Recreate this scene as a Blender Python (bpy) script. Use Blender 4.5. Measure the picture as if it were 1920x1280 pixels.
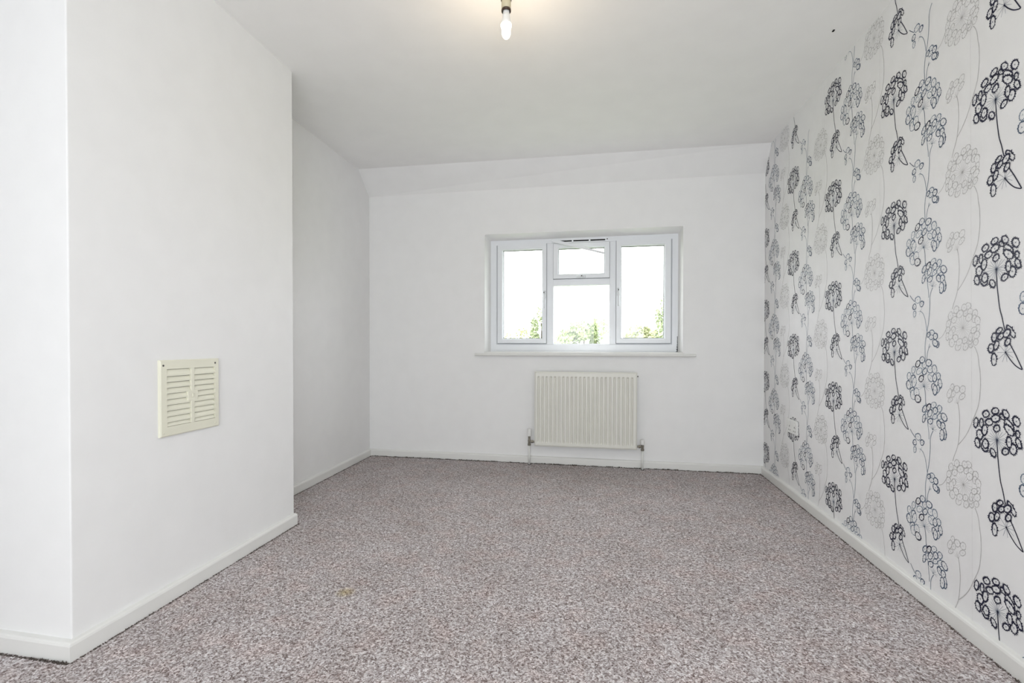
import bpy, bmesh, math, random
import numpy as np
from mathutils import Vector, Matrix
for o in list(bpy.data.objects): bpy.data.objects.remove(o, do_unlink=True)
scene = bpy.context.scene
COL = scene.collection

# ------------------------------------------------------------------ camera
cam_data = bpy.data.cameras.new('camera'); camera = bpy.data.objects.new('camera', cam_data); COL.objects.link(camera)
cam_data.sensor_fit = 'HORIZONTAL'; cam_data.sensor_width = 36.0
cam_data.lens = 888.37/1920*36.0
cam_data.shift_x = 12.43/1920; cam_data.shift_y = 16.79/1920
cam_data.clip_start = 0.02; cam_data.clip_end = 300
_r = Vector((0.98253197, 0.18609244, 0.00073377)); _u = Vector((-0.00283563, 0.01102879, 0.99993516)); _f = Vector((-0.18607228, 0.98247034, -0.01136383))
camera.matrix_world = Matrix(((_r.x, _u.x, -_f.x, 0.0), (_r.y, _u.y, -_f.y, -3.8167), (_r.z, _u.z, -_f.z, 0.9564), (0, 0, 0, 1)))
scene.camera = camera

# ------------------------------------------------------------------ world, daylight, exposure
world = bpy.data.worlds.new('world'); scene.world = world; world.use_nodes = True
wn = world.node_tree; wn.nodes.clear()
w_out = wn.nodes.new('ShaderNodeOutputWorld'); w_bg = wn.nodes.new('ShaderNodeBackground')
w_bg.inputs['Color'].default_value = (0.955, 0.965, 1.0, 1); w_bg.inputs['Strength'].default_value = 10.0
wn.links.new(w_bg.outputs[0], w_out.inputs[0])
def portal(name, loc, rot, sx, sy):
    l = bpy.data.lights.new(name, 'AREA'); l.shape = 'RECTANGLE'; l.size = sx; l.size_y = sy
    o = bpy.data.objects.new(name, l); COL.objects.link(o); o.location = loc; o.rotation_euler = rot
    try: l.cycles.is_portal = True
    except Exception: pass
    return o
portal('window_portal', (-0.114, 0.34, 1.37), (math.radians(-90), 0, 0), 1.56, 1.0)      # sky sampling guide at the garden window
portal('added_window_portal', (0.01, -5.44, 1.08), (math.radians(90), 0, 0), 2.0, 2.1)   # the same at the added window behind the camera
scene.view_settings.view_transform = 'Standard'; scene.view_settings.look = 'None'
scene.view_settings.gamma = 1.0; scene.view_settings.use_curve_mapping = False
scene.view_settings.exposure = -0.24
WALLC = (0.87, 0.865, 0.86); CEILC = (0.93, 0.92, 0.91); PAPERC = (0.85, 0.845, 0.845)
CARPET = [(0.0, (0.20, 0.155, 0.145)), (0.22, (0.37, 0.315, 0.30)), (0.5, (0.58, 0.53, 0.52)), (0.8, (0.75, 0.71, 0.70)), (1.0, (0.88, 0.86, 0.855))]
STEMW = 1.7; BULBW = 3.6
STAINX, STAINY = -0.94, -2.135

# ------------------------------------------------------------------ materials
def nodes_of(name, rough=0.6, col=(0.8, 0.8, 0.8), spec=0.3, metal=0.0):
    m = bpy.data.materials.new(name); m.use_nodes = True
    b = m.node_tree.nodes['Principled BSDF']
    b.inputs['Base Color'].default_value = (*col, 1); b.inputs['Roughness'].default_value = rough
    b.inputs['Specular IOR Level'].default_value = spec; b.inputs['Metallic'].default_value = metal
    return m, m.node_tree.nodes, m.node_tree.links, b
def grain(m, nt, ln, b, col, var, scale, bump, dist=0.001, detail=4):
    """base colour modulated by object-space noise, plus a fine bump"""
    tc = nt.new('ShaderNodeTexCoord'); n = nt.new('ShaderNodeTexNoise'); n.inputs['Scale'].default_value = scale; n.inputs['Detail'].default_value = detail
    ln.new(tc.outputs['Object'], n.inputs['Vector'])
    r = nt.new('ShaderNodeValToRGB'); r.color_ramp.elements[0].position = 0.3; r.color_ramp.elements[1].position = 0.7
    r.color_ramp.elements[0].color = (*[max(0, c*(1-var)) for c in col], 1); r.color_ramp.elements[1].color = (*[min(1, c*(1+var)) for c in col], 1)
    ln.new(n.outputs['Fac'], r.inputs['Fac']); ln.new(r.outputs['Color'], b.inputs['Base Color'])
    if bump:
        n2 = nt.new('ShaderNodeTexNoise'); n2.inputs['Scale'].default_value = scale*6; n2.inputs['Detail'].default_value = 3
        ln.new(tc.outputs['Object'], n2.inputs['Vector'])
        bp = nt.new('ShaderNodeBump'); bp.inputs['Strength'].default_value = bump; bp.inputs['Distance'].default_value = dist
        ln.new(n2.outputs['Fac'], bp.inputs['Height']); ln.new(bp.outputs['Normal'], b.inputs['Normal'])
    return m
def simple(name, col, rough=0.5, spec=0.3, metal=0.0, var=0.02, scale=12, bump=0.0):
    return grain(*nodes_of(name, rough, col, spec, metal), col, var, scale, bump)
M = {}
M['wall'] = simple('white_wall_paint', WALLC, 0.75, 0.2, var=0.012, scale=9, bump=0.25)
M['ceiling'] = simple('white_ceiling_paint', CEILC, 0.85, 0.15, var=0.012, scale=7, bump=0.3)
M['paper'] = simple('wallpaper_ground', PAPERC, 0.7, 0.25, var=0.012, scale=14, bump=0.2)
M['gloss'] = simple('white_gloss_board', (0.80, 0.795, 0.77), 0.32, 0.5, var=0.015, scale=6, bump=0.05)
M['upvc'] = simple('white_upvc', (0.82, 0.84, 0.87), 0.28, 0.5, var=0.01, scale=8)
M['sill'] = simple('painted_sill', (0.78, 0.775, 0.75), 0.38, 0.45, var=0.02, scale=8)
M['gasket'] = simple('grey_gasket', (0.16, 0.165, 0.17), 0.6)
M['radiator'] = simple('cream_enamel', (0.77, 0.76, 0.70), 0.4, 0.45, var=0.015, scale=5)
M['pipe'] = simple('painted_pipe', (0.80, 0.80, 0.77), 0.4, 0.4)
M['brass'] = simple('tarnished_metal', (0.26, 0.24, 0.20), 0.42, 0.5, 0.75, var=0.25, scale=60)
M['plastic'] = simple('white_plastic', (0.80, 0.80, 0.78), 0.35, 0.45)
M['handle_white'] = simple('handle_enamel', (0.70, 0.715, 0.735), 0.25, 0.5)
M['cream'] = simple('cream_plastic', (0.80, 0.785, 0.655), 0.4, 0.45, var=0.015)
M['shade'] = simple('slot_shade_backing', (0.16, 0.155, 0.13), 0.8)  # vent back plate: dark colour paints the shadow line at each slot's top
M['dark'] = simple('dark_void', (0.02, 0.02, 0.02), 0.8)
M['screw'] = simple('dull_screw', (0.10, 0.095, 0.09), 0.45, 0.5, 0.8)
M['holder'] = simple('aged_cream_holder', (0.60, 0.54, 0.38), 0.4, 0.45)
M['brown'] = simple('brown_bakelite', (0.05, 0.022, 0.012), 0.35, 0.5)
M['steel'] = simple('steel', (0.55, 0.55, 0.55), 0.3, 0.5, 0.9)
M['bark'] = simple('bark', (0.09, 0.07, 0.05), 0.9, 0.1, var=0.3, scale=20, bump=0.5)
M['lawn'] = simple('lawn_grass', (0.22, 0.26, 0.13), 0.95, 0.1, var=0.3, scale=3, bump=0.4)
M['brickwork'] = simple('outer_render', (0.45, 0.40, 0.35), 0.9, 0.1, var=0.1, scale=5)
for k, c in {'leaf_a': (0.26, 0.31, 0.15), 'leaf_b': (0.27, 0.31, 0.18), 'leaf_c': (0.32, 0.335, 0.18)}.items():
    M[k] = simple(k, c, 0.6, 0.3, var=0.2, scale=2.5)
INK = {'d': (0.009, 0.010, 0.036), 'm': (0.070, 0.103, 0.165), 'l': (0.185, 0.235, 0.305), 'p': (0.53, 0.52, 0.515), 's': (0.70, 0.69, 0.685)}
for k, c in INK.items(): M['ink_'+k] = simple('wallpaper_ink_'+{'d': 'navy', 'm': 'slate', 'l': 'pale_blue', 'p': 'silver', 's': 'joint'}[k], c, 0.55, 0.35, var=0.12, scale=60)
m = bpy.data.materials.new('window_glass'); m.use_nodes = True; nt = m.node_tree.nodes; ln = m.node_tree.links; nt.clear()
o_ = nt.new('ShaderNodeOutputMaterial'); tr = nt.new('ShaderNodeBsdfTransparent'); tr.inputs[0].default_value = (0.95, 0.965, 0.96, 1)
gl = nt.new('ShaderNodeBsdfGlossy'); gl.inputs['Roughness'].default_value = 0.01; lw = nt.new('ShaderNodeLayerWeight'); lw.inputs[0].default_value = 0.5
pw = nt.new('ShaderNodeMath'); pw.operation = 'POWER'; pw.inputs[1].default_value = 4.0; ln.new(lw.outputs['Facing'], pw.inputs[0])
fr = nt.new('ShaderNodeMath'); fr.operation = 'MULTIPLY_ADD'; fr.inputs[1].default_value = 0.6; fr.inputs[2].default_value = 0.035; ln.new(pw.outputs[0], fr.inputs[0])
mx = nt.new('ShaderNodeMixShader'); ln.new(fr.outputs[0], mx.inputs[0]); ln.new(tr.outputs[0], mx.inputs[1]); ln.new(gl.outputs[0], mx.inputs[2]); ln.new(mx.outputs[0], o_.inputs[0])
M['glass'] = m
m, nt, ln, b = nodes_of('glowing_lamp_glass', 0.4, (1, 1, 1))
b.inputs['Emission Color'].default_value = (1.0, 0.80, 0.50, 1); b.inputs['Emission Strength'].default_value = 6.0
M['glow'] = m
# carpet: flecked loop pile
m, nt, ln, b = nodes_of('flecked_carpet', 0.95, (0.3, 0.26, 0.24), 0.08)
tc = nt.new('ShaderNodeTexCoord')
def ramp(fac, stops):
    r = nt.new('ShaderNodeValToRGB'); cr = r.color_ramp
    while len(cr.elements) < len(stops): cr.elements.new(0.5)
    for e, (p_, c_) in zip(cr.elements, stops): e.position = p_; e.color = (*c_, 1)
    ln.new(fac, r.inputs['Fac']); return r.outputs['Color']
wrp = nt.new('ShaderNodeTexNoise'); wrp.inputs['Scale'].default_value = 55; wrp.inputs['Detail'].default_value = 2; ln.new(tc.outputs['Object'], wrp.inputs['Vector'])
mixv = nt.new('ShaderNodeVectorMath'); mixv.operation = 'MULTIPLY_ADD'; ln.new(wrp.outputs['Color'], mixv.inputs[0]); mixv.inputs[1].default_value = (0.012, 0.012, 0); ln.new(tc.outputs['Object'], mixv.inputs[2])
vor = nt.new('ShaderNodeTexVoronoi'); vor.inputs['Scale'].default_value = 235; ln.new(mixv.outputs[0], vor.inputs['Vector'])
sep = nt.new('ShaderNodeSeparateColor'); ln.new(vor.outputs['Color'], sep.inputs[0])
c1 = ramp(sep.outputs[0], CARPET)
big = nt.new('ShaderNodeTexNoise'); big.inputs['Scale'].default_value = 3.2; big.inputs['Detail'].default_value = 5; big.inputs['Roughness'].default_value = 0.6; ln.new(tc.outputs['Object'], big.inputs['Vector'])
c2 = ramp(big.outputs['Fac'], [(0.35, (0.88, 0.87, 0.86)), (0.65, (1.0, 1.0, 1.0))])
mul = nt.new('ShaderNodeMixRGB'); mul.blend_type = 'MULTIPLY'; mul.inputs[0].default_value = 1; ln.new(c1, mul.inputs[1]); ln.new(c2, mul.inputs[2])
mid = nt.new('ShaderNodeTexNoise'); mid.inputs['Scale'].default_value = 75; mid.inputs['Detail'].default_value = 3; ln.new(tc.outputs['Object'], mid.inputs['Vector'])
c3 = ramp(mid.outputs['Fac'], [(0.38, (0.72, 0.69, 0.68)), (0.52, (1.0, 1.0, 1.0)), (0.7, (1.15, 1.14, 1.13))])
mul2 = nt.new('ShaderNodeMixRGB'); mul2.blend_type = 'MULTIPLY'; mul2.inputs[0].default_value = 1; ln.new(mul.outputs[0], mul2.inputs[1]); ln.new(c3, mul2.inputs[2])
# patchy warm and cool tint, a few dark specks, one old yellow stain
tint = nt.new('ShaderNodeTexNoise'); tint.inputs['Scale'].default_value = 9; tint.inputs['Detail'].default_value = 4; ln.new(tc.outputs['Object'], tint.inputs['Vector'])
c4 = ramp(tint.outputs['Fac'], [(0.34, (1.02, 0.97, 0.975)), (0.5, (0.99, 0.99, 1.01)), (0.68, (0.98, 0.99, 1.02))])
mul3 = nt.new('ShaderNodeMixRGB'); mul3.blend_type = 'MULTIPLY'; mul3.inputs[0].default_value = 1; ln.new(mul2.outputs[0], mul3.inputs[1]); ln.new(c4, mul3.inputs[2])
spk = nt.new('ShaderNodeTexVoronoi'); spk.inputs['Scale'].default_value = 85; ln.new(tc.outputs['Object'], spk.inputs['Vector'])
c5 = ramp(spk.outputs['Distance'], [(0.10, (0.42, 0.38, 0.38)), (0.24, (1.0, 1.0, 1.0))])
mul4 = nt.new('ShaderNodeMixRGB'); mul4.blend_type = 'MULTIPLY'; mul4.inputs[0].default_value = 0.85; ln.new(mul3.outputs[0], mul4.inputs[1]); ln.new(c5, mul4.inputs[2])
sd_ = nt.new('ShaderNodeVectorMath'); sd_.operation = 'DISTANCE'; ln.new(mixv.outputs[0], sd_.inputs[0]); sd_.inputs[1].default_value = (STAINX, STAINY, 0)
c6 = ramp(sd_.outputs['Value'], [(0.012, (0.95, 0.88, 0.62)), (0.042, (1.0, 1.0, 1.0))])
mul5 = nt.new('ShaderNodeMixRGB'); mul5.blend_type = 'MULTIPLY'; mul5.inputs[0].default_value = 1; ln.new(mul4.outputs[0], mul5.inputs[1]); ln.new(c6, mul5.inputs[2])
ln.new(mul5.outputs[0], b.inputs['Base Color'])
bp = nt.new('ShaderNodeBump'); bp.inputs['Strength'].default_value = 0.9; bp.inputs['Distance'].default_value = 0.006
ln.new(sep.outputs[1], bp.inputs['Height']); ln.new(bp.outputs['Normal'], b.inputs['Normal'])
M['carpet'] = m
M['pile'] = simple('carpet_fray', (0.10, 0.085, 0.075), 0.95, 0.05, var=0.35, scale=150)

# ------------------------------------------------------------------ geometry helpers
def obj(name, bm, mat, parent=None, smooth=False, mats=None):
    me = bpy.data.meshes.new(name)
    bmesh.ops.recalc_face_normals(bm, faces=bm.faces)
    bm.to_mesh(me); bm.free()
    for mm in (mats or [mat]): me.materials.append(M[mm])
    if smooth:
        for p_ in me.polygons: p_.use_smooth = True
    o = bpy.data.objects.new(name, me); COL.objects.link(o)
    if parent: o.parent = parent
    return o
def struct(name, bm, mat, smooth=False):
    o = obj(name, bm, mat, None, smooth); o['kind'] = 'structure'; return o
def thing(name, label, cat, loc=(0, 0, 0), group=None):
    o = bpy.data.objects.new(name, None); COL.objects.link(o); o.location = loc; o['label'] = label; o['category'] = cat; o.empty_display_size = 0.05
    if group: o['group'] = group
    return o
def box(bm, x0, x1, y0, y1, z0, z1, bev=0.0, seg=2, mat=None):
    r = bmesh.ops.create_cube(bm, size=1.0, matrix=Matrix.Translation(((x0+x1)/2, (y0+y1)/2, (z0+z1)/2)) @ Matrix.Diagonal((abs(x1-x0), abs(y1-y0), abs(z1-z0), 1)))
    if bev:
        es = {e for v in r['verts'] for e in v.link_edges}
        bmesh.ops.bevel(bm, geom=list(es), offset=bev, segments=seg, affect='EDGES', profile=0.5)
def prism(bm, foot, z0, z1):
    a = [bm.verts.new((x, y, z0)) for x, y in foot]; b_ = [bm.verts.new((x, y, z1)) for x, y in foot]
    bm.faces.new(a[::-1]); bm.faces.new(b_); n = len(foot)
    for i in range(n): bm.faces.new((a[i], a[(i+1) % n], b_[(i+1) % n], b_[i]))
def sweep(bm, path, prof, cap=True):
    """path: list of (x, y, nx, ny) points with an outward mitre vector; prof: (offset, z)"""
    rings = [[bm.verts.new((x+nx*o_, y+ny*o_, z)) for o_, z in prof] for x, y, nx, ny in path]
    for a, b_ in zip(rings, rings[1:]):
        for i in range(len(prof)): bm.faces.new((a[i], a[(i+1) % len(prof)], b_[(i+1) % len(prof)], b_[i]))
    if cap: bm.faces.new(rings[0][::-1]); bm.faces.new(rings[-1])
def lathe(bm, prof, cx=0, cy=0, cz=0, seg=24, axis='Z'):
    rings = []
    for r, z in prof:
        ring = []
        for i in range(seg):
            a = 2*math.pi*i/seg; c, s = math.cos(a)*max(r, 1e-4), math.sin(a)*max(r, 1e-4)
            p_ = {'Z': (c, s, z), 'Y': (c, z, s), 'X': (z, c, s)}[axis]
            ring.append(bm.verts.new((cx+p_[0], cy+p_[1], cz+p_[2])))
        rings.append(ring)
    for a, b_ in zip(rings, rings[1:]):
        for i in range(seg): bm.faces.new((a[i], a[(i+1) % seg], b_[(i+1) % seg], b_[i]))
    bm.faces.new(rings[0][::-1]); bm.faces.new(rings[-1])
def frame_rings(bm, rects, close=True):
    """rects: (x0,x1,z0,z1,y); joins successive rectangles into a closed ring body"""
    rs = [[bm.verts.new((x, y, z)) for x, z in ((x0, z0), (x1, z0), (x1, z1), (x0, z1))] for x0, x1, z0, z1, y in rects]
    seq = list(zip(rs, rs[1:])) + ([(rs[-1], rs[0])] if close else [])
    for a, b_ in seq:
        for i in range(4): bm.faces.new((a[i], a[(i+1) % 4], b_[(i+1) % 4], b_[i]))
def bevel_all(bm, off, seg=2):
    bmesh.ops.bevel(bm, geom=[e for e in bm.edges if e.calc_face_angle(0) > 0.5], offset=off, segments=seg, affect='EDGES', profile=0.5)

# ------------------------------------------------------------------ the room
H = 2.4; YR = -5.2
XR = lambda y: 1.2342+0.01*y
XL = lambda y: -1.9209-0.0196*y
XB = lambda y: -1.5811-0.0117*(y+1.545)
YF, YN = -1.545, -2.6512
XN = -2.75                                      # left wall of the near part of the room
bm = bmesh.new(); box(bm, -3.0, 1.5, YR-0.15, 0.3, -0.15, 0.0); floor = struct('floor', bm, 'carpet')
bm = bmesh.new(); box(bm, -3.0, 1.5, YR-0.15, 0.3, H, H+0.15); struct('ceiling', bm, 'ceiling')
# back wall with the window opening, splayed plaster reveals
bm = bmesh.new(); WX0, WX1, WZ0, WZ1 = -0.896, 0.659, 0.893, 1.866
frame_rings(bm, [(-2.1, 1.4, 0, H, 0), (WX0, WX1, WZ0, WZ1, 0), (-0.869, 0.641, WZ0, 1.835, 0.11), (-0.869, 0.641, WZ0, 1.835, 0.30), (-2.1, 1.4, 0, H, 0.30)])
wall_back = struct('wall_back', bm, 'wall')
# the sloping strip where the roof cuts the top of the back wall
bm = bmesh.new(); a = [bm.verts.new(v) for v in ((XL(0), 0, 2.230), (XL(-.2), -0.200, H), (XL(0), 0, H))]; b_ = [bm.verts.new(v) for v in ((XR(0), 0, 2.230), (XR(-.13), -0.132, H), (XR(0), 0, H))]
bm.faces.new(a); bm.faces.new(b_[::-1])
for i in range(3): bm.faces.new((a[i], a[(i+1) % 3], b_[(i+1) % 3], b_[i]))
struct('ceiling_slope', bm, 'wall')
bm = bmesh.new(); prism(bm, [(XL(0), 0), (XL(YF), YF), (XL(YF)-.15, YF), (XL(0)-.15, 0)], 0, H); struct('wall_left', bm, 'wall')
bm = bmesh.new(); prism(bm, [(XB(YF), YF), (XB(YN), YN), (XN-.15, YN), (XN-.15, YF)], 0, H)
bmesh.ops.bevel(bm, geom=[e for e in bm.edges if abs(e.verts[0].co.z-e.verts[1].co.z) > 1 and e.verts[0].co.x > -1.7], offset=0.004, segments=3, affect='EDGES', profile=0.5)
struct('wall_left_chimney', bm, 'wall')
bm = bmesh.new(); prism(bm, [(XN, YN), (XN, YR), (XN-.15, YR), (XN-.15, YN)], 0, H); struct('wall_left_near', bm, 'wall')
bm = bmesh.new(); frame_rings(bm, [(-3.0, 1.5, 0, H, YR), (-0.95, 0.97, 0.08, 2.08, YR), (-0.95, 0.97, 0.08, 2.08, YR-.15), (-3.0, 1.5, 0, H, YR-.15)]); struct('wall_front', bm, 'wall')

# right wall: slab plus the printed umbel pattern, all one mesh
UMBELS=[
 (1.7,-0.6,'d',[(20.7,73.8,6.2,4.5,7.6,-8,'d'),(33.1,83.9,9.3,5.8,8.6,-11.3,'d'),(59.2,-16.3,13.2,4.8,3.4,-15.9,'d'),(-46.1,-33.1,11.6,6.7,8.4,-12.7,'d'),(-42.4,-20.8,12.5,4.3,3.4,-15,'d'),(-45.8,20.5,11.3,1.2,-2,-17.7,'d'),(-65.3,3.9,12.9,4.2,3.7,-15.9,'d'),(-28.6,50.1,15.2,2.4,-0.1,-11.5,'d'),(-41.1,73.4,13.6,1.9,-0.1,-11.9,'d'),(-4.7,87,14.2,1.9,-0.1,-11,'d'),(-4,63.8,16.4,2.5,-0.1,-12,'d'),(0.2,35,12.9,2.2,-0.1,-11.3,'d'),(70.6,67.1,10.6,5.9,8.2,-13.9,'d'),(46.7,50.4,9.9,7.5,15.1,-15.9,'d'),(45.1,37.9,9.2,7.6,15.8,-14.4,'d'),(75,31.1,7.6,2.6,2.2,-10.8,'d'),(-58.6,43.1,8.9,1.4,-0.1,-14.6,'d'),(-81.2,38.8,9.9,0.9,-1.9,-16.6,'d'),(-74.8,-24.4,10.6,4.4,5.3,-14.6,'d'),(-14,-43.4,9.2,5.5,8.1,-12.3,'d'),(44.9,1.7,10,2.7,1.7,-17.3,'d'),(78.7,3.9,8.3,4.6,7.4,-14.5,'d'),(31.7,-29.1,13.1,2.9,-0.1,-11,'d')]),
 (34.3,-255.7,'d',[(11.1,-189.7,12.4,4,-0,-9.1,'d'),(52.7,-192.9,7.5,5.9,14.5,-18.4,'d'),(-8.2,-210.9,10.2,4.1,1.4,-13.6,'d'),(16,-207.7,11.9,4,-0,-10.2,'d'),(39.4,-198.2,13.4,7.5,3.9,-11.1,'d'),(-0.2,-235.6,10.4,2.2,-3.1,-14.9,'d'),(-20.7,-244.5,11.3,5.3,2.5,-13.8,'d'),(41.2,-225,11.1,4,-0.1,-11.6,'d'),(-9.1,-277.9,10.6,4.8,2.1,-19.9,'d')]),
 (164.5,-367.1,'l',[(149.5,-322.3,14.8,5.4,5.4,-12.3,'l'),(131.2,-375.3,8.7,1.9,-0,-12.4,'l'),(129.9,-347.9,11.1,2.8,1.5,-11.4,'m'),(172.9,-339.9,11.9,3.1,1.5,-11.1,'m')]),
 (212.6,-505.2,'l',[(228.5,-451.5,10.7,6.3,8.1,-9.8,'l'),(225.3,-467.3,9.5,6.4,7.8,-7.1,'l'),(211.2,-457.2,9.5,2.6,-0,-9.7,'m'),(246.9,-464.4,11.2,5.2,5.1,-11.8,'m'),(258.3,-493.7,8.4,3,1.5,-12.1,'m'),(245.3,-489.2,10.5,6.5,9.6,-11.5,'m')]),
 (184.2,-652.4,'m',[(123.6,-592.7,11.5,3.8,-0.1,-14.2,'l'),(95.8,-618,11.8,4.7,2,-14.5,'l'),(174.3,-552.7,13.4,7.5,7,-10.7,'m'),(149.4,-568.5,13.8,4.5,-0.1,-13.6,'d'),(157.2,-595.5,17.2,5.8,-0,-12.5,'l'),(187.1,-570,13.1,5.9,3.3,-11.6,'l'),(211.1,-562.1,12.9,9.3,11.1,-9.5,'m'),(188.3,-596.1,14,4.8,-0,-12.3,'m'),(92.9,-653.2,12.5,5.9,5.1,-16.8,'m'),(120.8,-627.3,13.2,4.6,-0.1,-16,'m'),(127.6,-640.9,13.6,4.1,-2.6,-19.4,'l'),(115.1,-672,13.6,6.6,3.3,-11,'m'),(218.4,-586.6,12.8,7.6,7.5,-11.6,'l'),(241.5,-583.7,12.1,6.4,6.5,-14.6,'l'),(219.5,-618.2,9.4,6.4,10.9,-12.1,'l'),(261.6,-607.9,10.2,5.6,5.1,-11.6,'l'),(242.6,-616.5,11.4,5.3,3.1,-14.5,'m'),(269.6,-634.3,10.4,5,3.5,-16.5,'m'),(259,-654.8,9.4,3.7,-0.1,-14.8,'l'),(237.6,-649.9,11.2,6.4,5.6,-12.3,'m'),(244.8,-660.4,11.5,5.2,2.3,-18.1,'m'),(121.9,-689,15.9,8.8,8.1,-16.6,'l'),(140.9,-678.2,14.3,7.9,7.6,-15.8,'l'),(148.8,-702.3,13.3,9.3,11.8,-12,'d'),(168.9,-622.7,14.3,5.9,1.7,-12.3,'d')]),
 (231.2,-805.3,'l',[(186.7,-735.7,12.2,4.4,-1.8,-14,'m'),(236.4,-715.6,12.7,9.4,7.3,-7.8,'l'),(198,-756.4,8.8,3.8,-0.1,-13.6,'l'),(242.2,-757.1,11.3,7.9,4.9,-7.2,'l'),(267.2,-724.7,11.3,7,5.1,-11.2,'l'),(209.9,-725.9,12.9,5.4,-0.1,-12.7,'d'),(216.8,-747.4,12.8,5.6,-0.1,-14.3,'m'),(184,-771.9,9.7,3.7,-2.1,-16.3,'m'),(245.9,-733.9,11.6,7.1,5.2,-11.3,'m'),(219.1,-776.6,11.1,9.4,9.2,-6.8,'m'),(269.4,-751.5,13.1,9.2,5.9,-8.8,'l'),(290,-751.9,10.7,8.4,11.4,-12.3,'m'),(264.6,-779.8,9.2,6.6,8.3,-12.3,'m'),(284.2,-783.6,10.6,7,5.9,-12.9,'m'),(292.1,-810.5,9.5,5.2,2.6,-20.4,'m'),(279.5,-816.7,11.5,6.3,2.5,-19.7,'m')]),
 (379.7,-438.5,'p',[(337.9,-394.9,12.3,3.1,-0,-9,'p'),(404,-366.6,10.3,6.2,6.7,-9.4,'p'),(322.4,-394.3,10.9,2.7,-0.1,-13.6,'p'),(350.2,-375.4,12.1,3,-0.1,-12.7,'p'),(385.8,-371.1,11.2,5,4.2,-10.9,'p'),(366.2,-390.7,14.9,3.8,-0.1,-12.6,'p'),(339.9,-409.4,13.3,3.5,-0,-11.3,'p'),(312.9,-421.9,11.6,3.1,-0.1,-12.2,'p'),(393.5,-391,10.8,5.8,4.9,-9,'p'),(412.4,-387.5,10.6,5.7,5.7,-10.6,'p'),(432.7,-392.1,10.3,5.7,5.6,-10.5,'p'),(406.7,-404.8,13.3,7.3,5.8,-10.6,'p'),(429,-410.1,9.2,2.5,-0.1,-12.8,'p'),(443.4,-417.4,10.4,5.2,5.1,-13.5,'p'),(309.6,-443.3,10.6,3,-0,-10.7,'p'),(335.7,-443.6,10.3,2.9,-0.1,-12,'p'),(308.4,-466.5,8.5,3,1.6,-13.2,'p'),(324.2,-461.9,10.4,3,-0.1,-18.2,'p'),(345.8,-472.1,11.5,6.5,6.2,-10.8,'p'),(328.3,-487.9,12.3,5.3,3.5,-13.8,'p'),(389.2,-480.8,11.4,5.1,2.6,-10.6,'p'),(357.7,-502.5,12.8,5.8,2.9,-11.5,'p'),(363.8,-485.8,13.1,7.6,5.4,-9.4,'p'),(443.3,-441.3,9.9,3,-0.1,-11.3,'p'),(426.9,-447.6,12.7,5.5,2.2,-9.1,'p'),(439.6,-463.5,12.6,4.8,1.4,-12.2,'p'),(415.6,-495.3,9.3,3.1,-0,-10,'p'),(412.9,-484.8,9.2,4.2,1.9,-7.8,'p'),(413.9,-470.1,8.4,2.6,-0.1,-14.3,'p'),(435.9,-485.8,9.8,4.6,2.5,-10.3,'p'),(392,-501.6,11.5,4.5,1.4,-11.8,'p')]),
 (356.1,-695.8,'p',[(351.7,-646.8,11.2,8.4,7.7,-9.1,'p'),(330,-642,9.5,3.8,-0,-11.5,'p'),(315.6,-665.1,11.1,3.1,-3.7,-16.3,'p'),(334.6,-664.1,10,4.2,-0,-11.4,'p'),(320.3,-687.3,10.5,7.2,3.8,-6,'p'),(375.8,-669.3,11.6,10,6.7,-5.8,'p'),(377.4,-645.3,11.8,8.1,6.1,-10,'p')]),
]
STEMS=[
 ('d',1.7,[(1.1,-1.4),(3.1,-33.6),(5.7,-65.6),(13.3,-120.4),(22.1,-150.2),(29.9,-181.4),(39.8,-208.4),(51.8,-233.5),(69.1,-262),(92,-304.6)]),
 ('d',1.6,[(34.3,-255.7),(48.5,-274.8),(67.1,-293.1),(85,-303),(92,-304.6)]),
 ('m',1.5,[(103.8,-301.6),(115.4,-314.1),(131.3,-327.7)]),
 ('l',1.4,[(164.5,-367.1),(177.7,-375.2),(185.8,-386.5),(192.3,-402.5),(197.6,-425.1),(200.8,-443.8)]),
 ('l',1.6,[(233.8,-285.1),(222.9,-303.1),(218.1,-321.2),(218,-344.8),(216.3,-371),(213.1,-395.4),(209.8,-415.5),(205,-434),(201.1,-450.2),(196.8,-466.5),(193.6,-480.5),(191.2,-498.5),(190.8,-513.9),(191.7,-533.2),(193.3,-554.4)]),
 ('l',1.3,[(212.6,-505.2),(206.9,-517.7),(203,-531.9),(199.7,-552.4)]),
 ('m',1.4,[(185.5,-654.5),(189.3,-665),(191.8,-679.4),(193.2,-701),(194.7,-719.1),(196.6,-737)]),
 ('l',1.3,[(195.7,-713.2),(201.3,-751.6),(204.2,-782.5),(207.9,-807.9),(211,-826.6),(211.4,-844.9)]),
 ('p',1.2,[(261.9,-474.9),(276.8,-468.5),(288.5,-457.9),(297.2,-446.2),(308.6,-433.9)]),
 ('p',1.6,[(429.5,-500.7),(437,-512.2),(444.6,-531.8),(448.8,-559.3),(452.6,-578.2),(454.1,-599.7),(454.6,-625),(452.5,-651.3),(449,-675),(442.7,-698.3),(426,-733.7),(403.1,-779.8),(379.6,-812),(356.7,-835.2)]),
 ('p',1.5,[(356.1,-695.3),(361.1,-714.7),(363.5,-737),(364.3,-759.9),(363.3,-781.9),(360.7,-808.4),(356.7,-832.9),(349.3,-854),(338.3,-878),(331.8,-896.2)]),
]

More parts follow.
